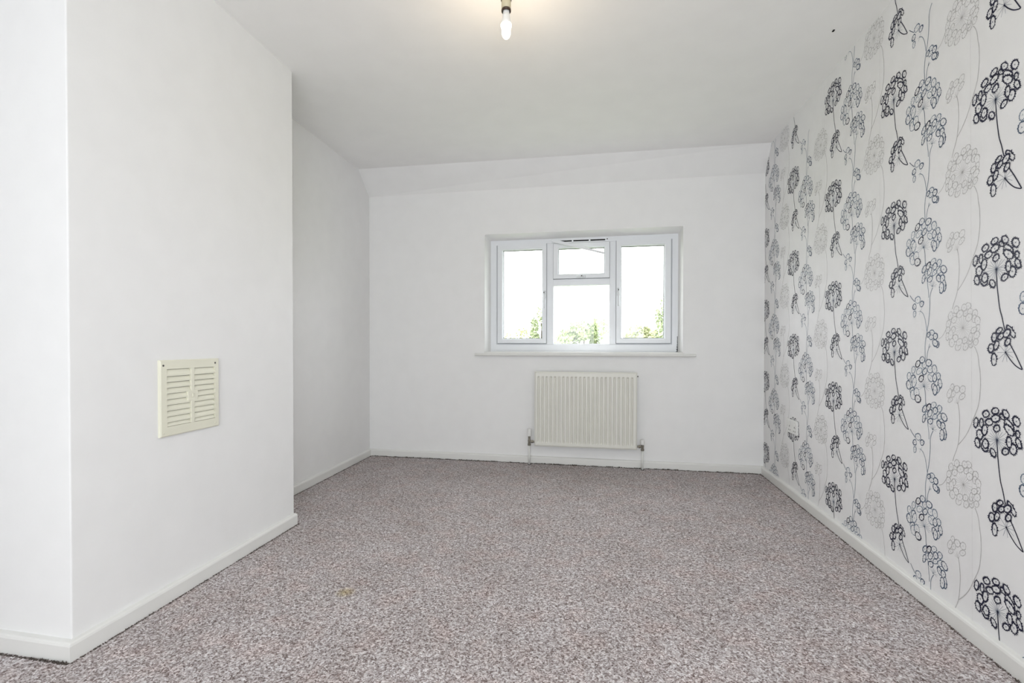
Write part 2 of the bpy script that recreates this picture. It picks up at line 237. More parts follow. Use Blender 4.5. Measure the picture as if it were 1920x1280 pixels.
PU, PV, SHEAR = 0.522, 0.5245, 0.02
def build_print():
    rnd = random.Random(7)
    quads = []                                   # (tone, [(u,z)*4])
    ells = [e for um in UMBELS for e in um[3]]
    inv = []
    for e in ells:
        mtx = np.array([[e[2], e[4]], [e[3], e[5]]], float); inv.append((np.linalg.inv(mtx), np.array([e[0], e[1]])))
    def inside(pt, start, lim=0.92):
        for k in range(start, len(ells)):
            mi, c = inv[k]; d = mi @ (np.array(pt)-c)
            if d @ d < lim*lim: return True
        return False
    def ribbon(tone, pts, w0, w1=None, start=0, cull=True, limit=0.92):
        w1 = w0 if w1 is None else w1; n = len(pts)
        nrm = []
        for i in range(n):
            a = np.array(pts[max(0, i-1)]); b2 = np.array(pts[min(n-1, i+1)]); d = b2-a; d = d/(np.linalg.norm(d)+1e-9); nrm.append(np.array([-d[1], d[0]]))
        for i in range(n-1):
            mid_ = ((pts[i][0]+pts[i+1][0])/2, (pts[i][1]+pts[i+1][1])/2)
            if cull and inside(mid_, start, limit): continue
            wa = w0+(w1-w0)*i/(n-1); wb = w0+(w1-w0)*(i+1)/(n-1)
            p0, p1 = np.array(pts[i]), np.array(pts[i+1])
            quads.append((tone, [p0-nrm[i]*wa/2, p1-nrm[i+1]*wb/2, p1+nrm[i+1]*wb/2, p0+nrm[i]*wa/2]))
    idx = 0
    for ui, (hx, hz, ht, fl) in enumerate(UMBELS):
        for e in fl:
            idx += 1
            cx, cz, ax, az, bx_, bz, tone = e
            A1 = np.array([ax, az]); A2 = np.array([bx_, bz]); C0 = np.array([cx, cz])
            rm = (math.hypot(ax, az)+math.hypot(bx_, bz))/2
            spiky = ui in (0, 1)
            n = 34 if spiky else 26; lob = rnd.randint(4, 6); ph2 = rnd.random()*6
            wd = {'d': 5.0 if spiky else 4.4, 'm': 3.9, 'l': 2.9, 'p': 1.8}[tone]
            ph = rnd.random()*6; oa = []; ia = []
            for k in range(n):
                t = 2*math.pi*k/n
                jag = (0.0, 1.0)[k % 2]*(4.2 if spiky else 2.0)*(0.4+rnd.random()) + (0.45*math.sin(lob*t+ph2) if spiky else 0.5*math.sin(3*t+ph))
                th = wd*(0.72+0.28*math.sin(t+ph))
                dirv = A1*math.cos(t)+A2*math.sin(t); L = np.linalg.norm(dirv)
                oa.append(C0+dirv*(1+(jag)/L)); ia.append(C0+dirv*(1-(th*0.85-(0.3*math.sin(lob*t+ph2) if spiky else 0)+0.55*(rnd.random()-0.3)*wd)/L))
            for k in range(n):
                k2 = (k+1) % n; md = (oa[k]+oa[k2]+ia[k]+ia[k2])/4
                if inside(md, idx, 0.95): continue
                quads.append((tone, [oa[k], oa[k2], ia[k2], ia[k]]))
            # stamens and centre
            if not inside(C0, idx, 0.95):
                rr = 1.5 if tone in 'dm' else 1.1
                for k in range(4 if spiky else 3):
                    t = ph+2*math.pi*k/(4 if spiky else 3); ribbon(tone if not spiky else 'm', [C0+np.array([math.cos(t), math.sin(t)])*0.2, C0+np.array([math.cos(t), math.sin(t)])*rm*0.34], 1.0, 0.3, idx, True)
                quads.append((tone, [C0+np.array(v)*rr for v in ((-.7, -.7), (.7, -.7), (.7, .7), (-.7, .7))]))
                for k in range(7):
                    t = ph+0.5+2*math.pi*k/7; dv = A1*math.cos(t)+A2*math.sin(t)
                    ribbon(tone if tone != 'd' else 'm', [C0+dv*0.84, C0+dv*0.62], 1.2 if spiky else 0.8, 0.2, idx, True)
        # spokes
        n = {0: 20, 1: 10, 2: 4, 3: 5, 4: 15, 5: 8, 6: 22, 7: 6}[ui]
        angs = sorted(math.atan2(e[1]-hz, e[0]-hx) for e in fl)
        for k in range(n):
            if ui in (0, 6): t = 2*math.pi*(k+0.3*rnd.random())/n
            else: t = angs[0]+(angs[-1]-angs[0])*(k+0.5*rnd.random())/max(1, n-1) if ui != 4 else -0.45+(math.pi+0.9)*k/(n-1)
            Lm = {0: 40, 1: 36, 2: 14, 3: 14, 4: 34, 5: 25, 6: 40, 7: 20}[ui]*(0.75+0.35*rnd.random())
            d = np.array([math.cos(t), math.sin(t)]); P0 = np.array([hx, hz])
            ribbon({'d': 'm', 'm': 'l', 'l': 'l', 'p': 'p'}[ht], [P0+d*Lm*q for q in (0.03, 0.35, 0.65, 1)], 0.9 if ui < 2 else 0.7, 0.7, 0, True, 0.97)
        for q in range(3):
            t = q*1.05; rr = 3.0 if ht in 'dm' else 2.2
            quads.append((ht, [np.array([hx, hz])+rr*np.array([math.cos(t+v), math.sin(t+v)]) for v in (0, 1.57, 3.14, 4.71)]))
    for tone, w, P in STEMS:
        P = [np.array(q) for q in P]; fine = []
        for i in range(len(P)-1):                # Catmull-Rom smoothing
            p0, p1, p2, p3 = P[max(0, i-1)], P[i], P[i+1], P[min(len(P)-1, i+2)]
            for t in (0, .25, .5, .75):
                fine.append(0.5*((2*p1)+(-p0+p2)*t+(2*p0-5*p1+4*p2-p3)*t*t+(-p0+3*p1-3*p2+p3)*t**3))
        fine.append(P[-1]); ribbon(tone, fine, w*STEMW*(1.25 if tone == 'd' else 1.0), None, 0, True, 1.0)
    for k in range(12):                          # butt joint between two drops of paper
        quads.append(('s', [np.array((-100.0, -262+k*PV*1000/12)), np.array((-99.2, -262+k*PV*1000/12)), np.array((-99.2, -262+(k+1)*PV*1000/12)), np.array((-100.0, -262+(k+1)*PV*1000/12))]))
    return quads
quads = build_print()
tones = ['d', 'm', 'l', 'p', 's']; lift = {'s': 0.0003, 'd': 0.0007, 'm': 0.0006, 'l': 0.0005, 'p': 0.0004}
base_u = np.array([[q[0]/1000 for q in qd[1]] for qd in quads]); base_z = np.array([[q[1]/1000 for q in qd[1]] for qd in quads])
base_t = np.array([tones.index(qd[0]) for qd in quads]); base_l = np.array([lift[qd[0]] for qd in quads])
vs, mi = [], []
for c in range(-5, 8):
    for r in range(-4, 6):
        zo = 0.667+r*PV-c*PV/2; uo = 2.109+c*PU
        if zo < -0.5 or zo > 2.9: continue
        Z = base_z+zo; U = uo+base_u-SHEAR*(Z-0.93)+(-0.0053 if c == 0 else 0)
        keep = (Z.max(1) < H-0.001) & (Z.min(1) > 0.02) & (U.min(1) > 0.002) & (U.max(1) < 5.19)
        Y = -U[keep]; Zk = Z[keep]; Xk = XR(Y)-base_l[keep][:, None]
        vs.append(np.stack([Xk, Y, Zk], -1).reshape(-1, 3)); mi.append(base_t[keep])
vs = np.concatenate(vs); mi = np.concatenate(mi)
slab = [(XR(0), 0, 0), (XR(YR), YR, 0), (XR(YR)+.15, YR, 0), (XR(0)+.15, 0, 0)]
slab = slab+[(x, y, H) for x, y, z in slab]
allv = np.concatenate([np.array(slab), vs]); nq = len(mi)
faces = [(0, 3, 2, 1), (4, 5, 6, 7), (0, 1, 5, 4), (1, 2, 6, 5), (2, 3, 7, 6), (3, 0, 4, 7)]
me = bpy.data.meshes.new('wall_right')
me.vertices.add(len(allv)); me.vertices.foreach_set('co', allv.astype(np.float32).ravel())
loops = np.concatenate([np.array(faces).ravel(), 8+np.arange(nq*4)]); nf = 6+nq
me.loops.add(len(loops)); me.loops.foreach_set('vertex_index', loops.astype(np.int32))
me.polygons.add(nf); me.polygons.foreach_set('loop_start', (np.arange(nf)*4).astype(np.int32))
try: me.polygons.foreach_set('loop_total', np.full(nf, 4, np.int32))
except Exception: pass
for mm in ('paper', 'ink_d', 'ink_m', 'ink_l', 'ink_p', 'ink_s'): me.materials.append(M[mm])
me.polygons.foreach_set('material_index', np.concatenate([np.zeros(6, np.int32), mi.astype(np.int32)+1]))
me.update(calc_edges=True); me.validate(); me.shade_flat()
wall_right = bpy.data.objects.new('wall_right', me); COL.objects.link(wall_right); wall_right['kind'] = 'structure'

# baseboards: rounded top edge
BB = 0.057; BT = 0.021
PROF = [(0, 0), (BT, 0), (BT, BB-0.010), (BT-0.0025, BB-0.004), (BT-0.007, BB-0.0008), (BT-0.012, BB), (0, BB+0.001)]
def board(name, pts, normals, mat='gloss'):
    bm = bmesh.new(); sweep(bm, [(x, y, nx, ny) for (x, y), (nx, ny) in zip(pts, normals)], PROF)
    o = struct(name, bm, mat); return o
board('baseboard_back', [(XL(0), 0), (XR(0), 0)], [(0.98, -1), (-0.98, -1)])
board('baseboard_left', [(XL(YF), YF), (XL(0), 0)], [(1, 0.3), (1, -1)])
board('baseboard_right', [(XR(0), 0), (XR(YR), YR)], [(-1, -1), (-1, 1)])
board('baseboard_left_chimney', [(XB(YF), YF), (XB(YN), YN), (XN, YN)], [(1, 0), (1, -1), (1, -1)])
board('baseboard_left_near', [(XN, YN), (XN, YR)], [(1, -1), (1, 1)])
board('baseboard_front', [(XN, YR), (XR(YR), YR)], [(1, 1), (-1, 1)])

# frayed carpet edge along the skirting
def fray(name, segs, seed):
    rnd = random.Random(seed); bm = bmesh.new()
    for (x0, y0), (x1, y1), dens, hmax in segs:
        L = math.hypot(x1-x0, y1-y0); n = int(L*dens); dx, dy = (x1-x0)/L, (y1-y0)/L
        clump = [rnd.random() for _ in range(int(L/0.03)+2)]
        for i in range(n):
            t = rnd.random()*L; cl = clump[int(t/0.03)]
            h = hmax*(0.25+0.75*cl*rnd.random()); w = 0.0022+0.002*rnd.random(); a = rnd.random()*math.pi
            x = x0+dx*t+rnd.uniform(-.003, .003); y = y0+dy*t+rnd.uniform(-.003, .003)
            lx, ly = rnd.uniform(-.004, .004), rnd.uniform(-.004, .004)
            b3 = [bm.verts.new((x+w*math.cos(a+q), y+w*math.sin(a+q), -0.001)) for q in (0, 2.1, 4.2)]; tp = bm.verts.new((x+lx, y+ly, h))
            for q in range(3): bm.faces.new((b3[q], b3[(q+1) % 3], tp))
    o = obj(name, bm, 'pile', floor); o['kind'] = 'stuff'
fray('carpet_edge_fibres', [((XL(0)+.03, -.027), (XR(0)-.03, -.027), 900, 0.012), ((XL(-.03)+.027, -.03), (XL(YF)+.027, YF), 500, 0.005), ((XR(-.03)-.027, -.03), (XR(YR)-.027, YR), 500, 0.005),
    ((XB(YN)+.02, YN-.027), (XN, YN-.027), 900, 0.009), ((XB(YF)+.027, YF), (XB(YN)+.027, YN-.02), 600, 0.005)], 3)

# ------------------------------------------------------------------ window_1 (garden window)
W1 = bpy.data.objects.new('window_1', None); COL.objects.link(W1); W1.location = (0, 0, 0); W1['kind'] = 'structure'
def bar(bm, x0, x1, z0, z1, y0, y1, bev=0.003): box(bm, x0, x1, y0, y1, z0, z1, bev)
YFR = 0.11                                     # room face of the frame
bm = bmesh.new()
FX0, FX1, FZ0, FZ1 = -0.870, 0.642, 0.892, 1.836
def rect_frame(bm, x0, x1, z0, z1, ix0, ix1, iz0, iz1, y0, y1, ch=0.006):
    """rectangular frame with a chamfered inner edge on the room side"""
    frame_rings(bm, [(x0, x1, z0, z1, y0), (ix0-ch, ix1+ch, iz0-ch, iz1+ch, y0), (ix0, ix1, iz0, iz1, y0+ch), (ix0, ix1, iz0, iz1, y1), (x0, x1, z0, z1, y1)])
rect_frame(bm, FX0, FX1, FZ0, FZ1, -0.815, 0.592, 0.966, 1.790, YFR, YFR+0.065)
obj('window_frame', bm, 'upvc', W1)
for x0, x1 in ((-0.396, -0.340), (0.113, 0.165)):
    bm = bmesh.new(); bar(bm, x0, x1, 0.962, 1.795, YFR+0.002, YFR+0.063); obj('mullion', bm, 'upvc', W1)
bm = bmesh.new(); bar(bm, -0.342, 0.115, 1.449, 1.500, YFR+0.003, YFR+0.062); obj('transom', bm, 'upvc', W1)
def sash(name, x0, x1, z0, z1, g, glass=True):
    s = None; bm = bmesh.new(); ix0, ix1, iz0, iz1 = g
    rect_frame(bm, x0, x1, z0, z1, ix0, ix1, iz0, iz1, YFR-0.014, YFR+0.05, 0.008)
    frame_rings(bm, [(x0-.012, x1+.012, z0-.012, z1+.012, YFR+.012), (ix0-.001, ix1+.001, iz0-.001, iz1+.001, YFR+.012), (ix0-.001, ix1+.001, iz0-.001, iz1+.001, YFR+.051), (x0-.012, x1+.012, z0-.012, z1+.012, YFR+.051)])
    s = obj(name, bm, 'upvc', W1)
    bm = bmesh.new(); frame_rings(bm, [(ix0-.001, ix1+.001, iz0-.001, iz1+.001, YFR+.012), (ix0+.0035, ix1-.0035, iz0+.0035, iz1-.0035, YFR+.012), (ix0+.0035, ix1-.0035, iz0+.0035, iz1-.0035, YFR+.03), (ix0-.001, ix1+.001, iz0-.001, iz1+.001, YFR+.03)])
    obj('gasket', bm, 'gasket', s)
    bm = bmesh.new(); box(bm, ix0+.0005, ix1-.0005, YFR+.016, YFR+.02, iz0+.0005, iz1-.0005); obj('pane', bm, 'glass', s)
    # thin dark joint around the sash
    bm = bmesh.new(); frame_rings(bm, [(x0-.0025, x1+.0025, z0-.0025, z1+.0025, YFR-.0008), (x0+.002, x1-.002, z0+.002, z1-.002, YFR-.0008), (x0+.002, x1-.002, z0+.002, z1-.002, YFR+.004), (x0-.0025, x1+.0025, z0-.0025, z1+.0025, YFR+.004)])
    obj('seal', bm, 'gasket', s)
    return s
s_l = sash('sash', -0.808, -0.397, 0.973, 1.795, (-0.764, -0.433, 1.011, 1.750))
s_r = sash('sash', 0.166, 0.585, 0.973, 1.795, (0.205, 0.537, 1.012, 1.750))
s_t = sash('sash', -0.340, 0.112, 1.502, 1.790, (-0.297, 0.071, 1.539, 1.749))
bm = bmesh.new(); rect_frame(bm, -0.345, 0.118, 0.960, 1.452, -0.337, 0.112, 0.969, 1.445, YFR+0.006, YFR+0.055, 0.004); gb = obj('glazing_bead', bm, 'upvc', W1)
bm = bmesh.new(); box(bm, -0.337, 0.112, YFR+.03, YFR+.034, 0.969, 1.445); obj('pane', bm, 'glass', gb)
def handle(x, z, vertical, parent):
    """espagnolette handle: base plate, neck with key barrel, tapering lever"""
    bm = bmesh.new(); yf = YFR-0.014
    if vertical:
        box(bm, x-.012, x+.012, yf-.010, yf, z-.030, z+.030, .004)
        box(bm, x-.009, x+.009, yf-.034, yf-.009, z-.002, z+.024, .004)
        box(bm, x-.007, x+.007, yf-.036, yf-.024, z-.115, z+.004, .004)
    else:
        box(bm, x-.030, x+.030, yf-.010, yf, z-.011, z+.011, .004)
        box(bm, x-.010, x+.014, yf-.034, yf-.009, z-.008, z+.010, .004)
        box(bm, x-.040, x+.010, yf-.036, yf-.024, z-.012, z-.002, .003)
    h = obj('handle', bm, 'handle_white', parent)
    bm = bmesh.new(); lathe(bm, [(.0045, 0), (.0045, .003)], x, yf-.0375, z+(.012 if vertical else .002), 12, 'Y'); obj('key_hole', bm, 'dark', h)
handle(-0.413, 1.375, True, s_l); handle(0.182, 1.385, True, s_r); handle(-0.108, 1.514, False, s_t)
# trickle vent slots in the head with the cover gone
for i, (x0, x1) in enumerate(((-0.288, -0.190), (-0.178, -0.053), (-0.040, 0.078))):
    bm = bmesh.new(); z = 1.8105
    box(bm, x0, x1, YFR-.0012, YFR+.006, z-.0055, z+.0055, .001); obj('vent_slot', bm, 'dark', W1)
bm = bmesh.new(); lathe(bm, [(.005, 0), (.004, .003)], 0.094, YFR-.003, 1.815, 12, 'Y'); obj('screw', bm, 'screw', W1)
# loose plastic strip hanging across the fanlight
bm = bmesh.new(); L = 0.445; box(bm, 0, L, -.005, .005, -.0125, .0125, .002)
for v in bm.verts: v.co.z *= 1.05-0.42*v.co.x/L
st = obj('loose_strip', bm, 'upvc', W1); st['label'] = 'loose white plastic strip hanging diagonally across the fanlight'
st.location = (-0.350, YFR-.045, 1.812); st.rotation_euler = (0, math.radians(16.6), math.radians(-4))
# mould line and gap beside the frame at the lower right corner
bm = bmesh.new(); rnd = random.Random(5)
for i in range(16):
    z = 0.905+i*0.0075; w = 0.0012+0.0035*rnd.random()*(1 if i < 9 else .4); box(bm, 0.6375-w, 0.6395, YFR-.003, YFR+.002, z, z+.008*(0.6+.4*rnd.random()))
box(bm, 0.625, 0.639, YFR-.003, YFR+.002, 0.9035, 0.907); box(bm, 0.628, 0.638, YFR-.003, YFR+.002, 0.922, 0.925)
obj('sealant_gap', bm, 'dark', W1)
bm = bmesh.new()                                 # window board with a rounded nose running past the opening
prof = [(0.0, 0.868), (-0.030, 0.868), (-0.0345, 0.871), (-0.036, 0.8775), (-0.0345, 0.884), (-0.030, 0.887), (0.0, 0.889)]
xs = [(-0.975, 0.006), (-0.972, 0.0), (0.749, 0.0), (0.752, 0.006)]
rings = [[bm.verts.new((x, min(0, y+(ins if y < -0.01 else 0)), z)) for y, z in prof] for x, ins in xs]
for a, b_ in zip(rings, rings[1:]):
    for i in range(len(prof)): bm.faces.new((a[i], a[(i+1) % len(prof)], b_[(i+1) % len(prof)], b_[i]))
bm.faces.new(rings[0][::-1]); bm.faces.new(rings[-1])
box(bm, WX0+.001, WX1-.001, -0.028, YFR+.03, 0.876, 0.9015, .002)
obj('window_sill', bm, 'sill', W1)

# added_rear_window, unseen behind the camera, put in and sized for its daylight
W2 = bpy.data.objects.new('added_rear_window', None); COL.objects.link(W2); W2['kind'] = 'structure'
bm = bmesh.new(); y0, y1 = YR-.12, YR-.06
frame_rings(bm, [(-.95, .97, .08, 2.08, y1), (-.89, .91, .14, 2.02, y1), (-.89, .91, .14, 2.02, y0), (-.95, .97, .08, 2.08, y0)]); obj('window_frame', bm, 'upvc', W2)
for x in (0.01,):
    bm = bmesh.new(); box(bm, x-.03, x+.03, y0+.002, y1-.002, .14, 2.02, .003); obj('mullion', bm, 'upvc', W2)
bm = bmesh.new(); box(bm, -.89, .91, YR-.092, YR-.088, .14, 2.02); obj('pane', bm, 'glass', W2)
bm = bmesh.new(); box(bm, -.95, .97, YR-.06, YR+.005, .06, .082, .006); obj('window_sill', bm, 'sill', W2)

# ------------------------------------------------------------------ radiator
R = thing('radiator', 'cream single panel radiator with vertical flutes under the garden window', 'radiator', (-0.078, 0, 0))
ox = -0.078
RX0, RX1, RZ0, RZ1, RY = -0.470+.078, 0.315+.078, 0.156, 0.744, -0.080
def fluted(yf, sgn, name):
    bm = bmesh.new(); NF = 23; pitch = 0.0327; fx0 = -(NF-1)/2*pitch
    xs_ = [RX0, RX0+.004, RX0+.008]
    for k in range(NF):
        c = fx0+k*pitch-0.003
        xs_ += [c-.0095, c-.0065, c-.002, c+.002, c+.0065, c+.0095]
    xs_ += [RX1-.008, RX1-.004, RX1]
    zs_ = [RZ0, RZ0+.004, RZ0+.010, RZ0+.026, RZ0+.031, RZ0+.037, RZ0+.045, RZ1-.049, RZ1-.043, RZ1-.038, RZ1-.034, RZ1-.010, RZ1-.004, RZ1]
    def depth(x, z):
        d = 0
        for k in range(NF):
            c = fx0+k*pitch-0.003; q = abs(x-c)
            if q < .0097: d = max(d, min(1, (.0096-q)/.0065))
        e = min(max(0, (z-RZ0-.026)/.015), max(0, (RZ1-.034-z)/.010), 1)
        edge = 0.0
        if x in (RX0, RX1) or z in (RZ0, RZ1): edge = .010
        elif x in (RX0+.004, RX1-.004) or z in (RZ0+.004, RZ1-.004): edge = .002
        return edge+d*e*.012
    g = [[bm.verts.new((x, yf+sgn*depth(x, z), z)) for x in xs_] for z in zs_]
    for j in range(len(zs_)-1):
        for i in range(len(xs_)-1): bm.faces.new((g[j][i], g[j][i+1], g[j+1][i+1], g[j+1][i]))
    return obj(name, bm, 'radiator', R)
fluted(RY, 1, 'front_panel')
fluted(RY+.030, -1, 'back_panel')
bm = bmesh.new(); frame_rings(bm, [(RX0-.003, RX1+.003, RZ0-.003, RZ1+.003, RY+.010), (RX0+.012, RX1-.012, RZ0+.012, RZ1-.012, RY+.010), (RX0+.012, RX1-.012, RZ0+.012, RZ1-.012, RY+.020), (RX0-.003, RX1+.003, RZ0-.003, RZ1+.003, RY+.020)])
bevel_all(bm, .002); obj('welded_rim', bm, 'radiator', R)
for x in (-.25, .25):
    bm = bmesh.new(); box(bm, x-.018, x+.018, RY+.03, -.001, .20, .70, .002); obj('bracket', bm, 'radiator', R)
bm = bmesh.new(); lathe(bm, [(.005, 0), (.005, .006), (.003, .008)], RX1+.003, RY+.015, RZ1-.028, 12, 'X'); obj('air_valve', bm, 'screw', R)
def valve(x, side, capz0, capz1, cap_r, zc):
    yv = -0.062
    bm = bmesh.new()                                             # angle body with hex nuts
    lathe(bm, [(.0095, zc-.032), (.0125, zc-.031), (.0125, zc-.016), (.010, zc-.015), (.011, zc-.004), (.0115, zc+.010), (.009, zc+.016), (.009, capz0+.002)], x, yv, 0, 12)
    xr0 = (RX0 if side < 0 else RX1); a_, b2 = sorted((x, xr0+(-.001 if side < 0 else .001)*0))
    lathe(bm, [(.008, a_), (.008, b2)], 0, yv, zc, 12, 'X')
    mx_ = (x+xr0)/2; lathe(bm, [(.0125, mx_-.006), (.0125, mx_+.006)], 0, yv, zc, 6, 'X')
    v = obj('valve', bm, 'brass', R, True)
    for p_ in v.data.polygons: p_.use_smooth = False
    bm = bmesh.new(); h = capz1-capz0
    lathe(bm, [(cap_r*.8, capz0), (cap_r, capz0+.004), (cap_r, capz0+h*.62), (cap_r*.93, capz0+h*.7), (cap_r*.93, capz0+h*.92), (cap_r*.75, capz1)], x, yv, 0, 20); obj('valve_cap', bm, 'plastic', v)
    bm = bmesh.new(); lathe(bm, [(.0078, 0.0), (.0078, zc-.030)], x, yv, 0, 16); obj('pipe', bm, 'pipe', R, True)
    bm = bmesh.new(); lathe(bm, [(.013, 0.0), (.012, .003)], x, yv, 0, 16); obj('floor_collar', bm, 'dark', R)
valve(-0.516-ox, -1, 0.228, 0.288, 0.0185, 0.185)
valve(0.359-ox, 1, 0.193, 0.231, 0.0165, 0.178)

# ------------------------------------------------------------------ air vent on the chimney breast
ang = math.atan2(-(XB(-2)-XB(-1)), 1.0)
vy0, vy1, vz0, vz1 = -2.352, -2.072, 0.615, 0.8995
V = thing('air_vent', 'cream louvred plastic air vent screwed to the chimney breast', 'air vent', (XB((vy0+vy1)/2), (vy0+vy1)/2, (vz0+vz1)/2))
V.rotation_euler = (0, 0, math.atan(0.0117))
hw, hh = (vy1-vy0)/2, (vz1-vz0)/2
# local: x out of the wall (towards the room), y along the wall, z up
bm = bmesh.new(); D0 = 0.011
rows = 10; top, bot = hh-.034, -hh+.036; pitch = (top-bot)/rows
def plate(y0, y1, z0, z1, x0=0.0, x1=D0, bev=0.0): box(bm, x0, x1, y0, y1, z0, z1, bev)
sy0, sy1 = -hw+.028, hw-.022; my0, my1 = -.004, .012
fr = [(-hw, hw, -hh, hh)]
a = [[bm.verts.new((x, y, z)) for y, z in ((y0_, z0_), (y1_, z0_), (y1_, z1_), (y0_, z1_))] for x, (y0_, y1_, z0_, z1_) in ((0, (-hw, hw, -hh, hh)), (D0-.003, (-hw, hw, -hh, hh)), (D0, (-hw+.004, hw-.004, -hh+.004, hh-.004)), (D0, (sy0, sy1, bot, top)), (0.002, (sy0, sy1, bot, top)), (0.002, (-hw+.02, hw-.02, -hh+.02, hh-.02)))]
for r0, r1 in zip(a, a[1:]):
    for i in range(4): bm.faces.new((r0[i], r0[(i+1) % 4], r1[(i+1) % 4], r1[i]))
obj('face_plate', bm, 'cream', V)
bm = bmesh.new(); box(bm, .001, .003, -hw+.01, hw-.01, -hh+.01, hh-.01); obj('back_plate', bm, 'shade', V)
bm = bmesh.new(); box(bm, .002, D0+.0008, my0, my1, bot-.001, top+.001, .0015); obj('centre_bar', bm, 'cream', V)
bm = bmesh.new()
for i in range(1, rows): box(bm, .002, D0-.0005, sy0-.001, sy1+.001, bot+i*pitch-.0052, bot+i*pitch+.0012)
o = obj('slot_bars', bm, 'cream', V); o['kind'] = 'stuff'
lou = None
for c_, (y0_, y1_) in enumerate(((sy0+.001, my0-.0005), (my1+.0005, sy1-.001))):
    for i in range(rows):
        ya, yb = y0_, y1_
        if i in (4, 5):
            if c_ == 0: yb -= .016
            else: ya += .016
        z0_, z1_ = bot+i*pitch+.0012, bot+(i+1)*pitch-(.0072 if i < rows-1 else .0015)
        bm = bmesh.new(); vs_ = [bm.verts.new(q) for q in ((D0-.0035, ya, z0_), (D0-.0015, ya, z0_), (.004, ya, z1_), (.0025, ya, z1_), (D0-.0035, yb, z0_), (D0-.0015, yb, z0_), (.004, yb, z1_), (.0025, yb, z1_))]
        for f_ in ((0, 1, 2, 3), (4, 7, 6, 5), (0, 4, 5, 1), (1, 5, 6, 2), (2, 6, 7, 3), (3, 7, 4, 0)): bm.faces.new([vs_[q] for q in f_])
        obj('louvre', bm, 'cream', V)
zc_ = bot+5*pitch-.002
bm = bmesh.new(); box(bm, .002, D0+.001, my0-.016, my1+.016, zc_-.020, zc_+.021, .002)
box(bm, D0, D0+.004, .0, .008, zc_-.006, zc_+.008, .0015); kb = obj('slider_boss', bm, 'cream', V)
for y, z, mt in ((-hw+.013, hh-.020, 'screw'), (hw-.022, hh-.018, 'screw'), (-hw+.013, -hh+.014, 'cream'), (hw-.022, -hh+.016, 'cream')):
    bm = bmesh.new(); lathe(bm, [(.0038, D0-.001), (.0038, D0+.0008), (.002, D0+.0016)], 0, y, z, 12, 'X'); obj('screw', bm, mt, V)

# ------------------------------------------------------------------ pendant lamp
P = thing('pendant_lamp', 'bare lit bulb in an aged cream lampholder hanging from the ceiling', 'ceiling light', (-0.348, -1.967, H))
def lz(z): return z-H
bm = bmesh.new(); lathe(bm, [(.040, lz(2.400)), (.040, lz(2.392)), (.034, lz(2.384)), (.014, lz(2.380)), (.006, lz(2.376))], seg=32); obj('ceiling_rose', bm, 'holder', P, True)
bm = bmesh.new(); lathe(bm, [(.0035, lz(2.378)), (.0035, lz(2.335))], seg=12); obj('flex', bm, 'plastic', P, True)
bm = bmesh.new(); lathe(bm, [(.0060, lz(2.340)), (.0140, lz(2.336)), (.0165, lz(2.326)), (.0190, lz(2.322)), (.0190, lz(2.318))], seg=28); obj('holder_cap', bm, 'holder', P, True)
bm = bmesh.new(); lathe(bm, [(.0205, lz(2.318)), (.0215, lz(2.315)), (.0205, lz(2.312))], seg=28); obj('shade_ring', bm, 'screw', P, True)
bm = bmesh.new(); lathe(bm, [(.0182, lz(2.313)), (.0187, lz(2.300)), (.0185, lz(2.278))], seg=28); obj('lampholder', bm, 'holder', P, True)
bm = bmesh.new(); rg = []
for r, z in ((.0183, 2.278), (.0190, 2.275), (.0187, 2.269), (.0150, 2.269), (.0150, 2.278)):
    rg.append([bm.verts.new((r*math.cos(2*math.pi*i/28), r*math.sin(2*math.pi*i/28), lz(z))) for i in range(28)])
for a, b_ in zip(rg, rg[1:]+rg[:1]):
    for i in range(28): bm.faces.new((a[i], a[(i+1) % 28], b_[(i+1) % 28], b_[i]))
obj('holder_mouth', bm, 'brown', P, True)
bm = bmesh.new(); lathe(bm, [(.0130, lz(2.277)), (.0135, lz(2.258)), (.0140, lz(2.256))], seg=24); obj('bayonet_cap', bm, 'plastic', P, True)
bm = bmesh.new(); lathe(bm, [(.0140, lz(2.257)), (.0150, lz(2.252)), (.0160, lz(2.240)), (.0200, lz(2.228)), (.0208, lz(2.220))], seg=28); obj('lamp_base', bm, 'plastic', P, True)
bm = bmesh.new(); lathe(bm, [(.0190, lz(2.222)), (.0215, lz(2.219)), (.0215, lz(2.212)), (.0190, lz(2.205)), (.0178, lz(2.196)), (.0176, lz(2.183)), (.0150, lz(2.174)), (.0100, lz(2.167)), (.004, lz(2.164))], seg=28); obj('bulb', bm, 'glow', P, True)
pl_ = bpy.data.lights.new('bulb_light', 'POINT'); pl_.energy = BULBW; pl_.color = (1.0, 0.80, 0.55); pl_.shadow_soft_size = 0.03
po = bpy.data.objects.new('bulb_light', pl_); COL.objects.link(po); po.location = (0, 0, lz(2.125)); po.parent = P

# ------------------------------------------------------------------ double socket on the papered wall
S = thing('wall_socket', 'white double power socket low on the patterned wall near the far corner', 'socket', (XR(-.548)-.0005, -.548, .443))
bm = bmesh.new(); box(bm, -.010, 0, -.080, .080, -.044, .044, .003); obj('socket_plate', bm, 'plastic', S)
for sy in (-.045, .030):
    bm = bmesh.new(); box(bm, -.0135, -.009, sy-.004-.008, sy-.004+.008, .012, .032, .0015); obj('switch', bm, 'plastic', S)
    bm = bmesh.new()
    box(bm, -.0104, -.0090, sy-.003, sy+.003, -.004, .005); 
    for q in (-.011, .011): box(bm, -.0104, -.0090, sy+q-.0035, sy+q+.0035, -.026, -.021)
    obj('pin_holes', bm, 'dark', S)
for sy in (-.062, .062):
    bm = bmesh.new(); lathe(bm, [(.003, -.0108), (.003, -.009)], 0, sy, 0, 10, 'X'); obj('screw', bm, 'steel', S)

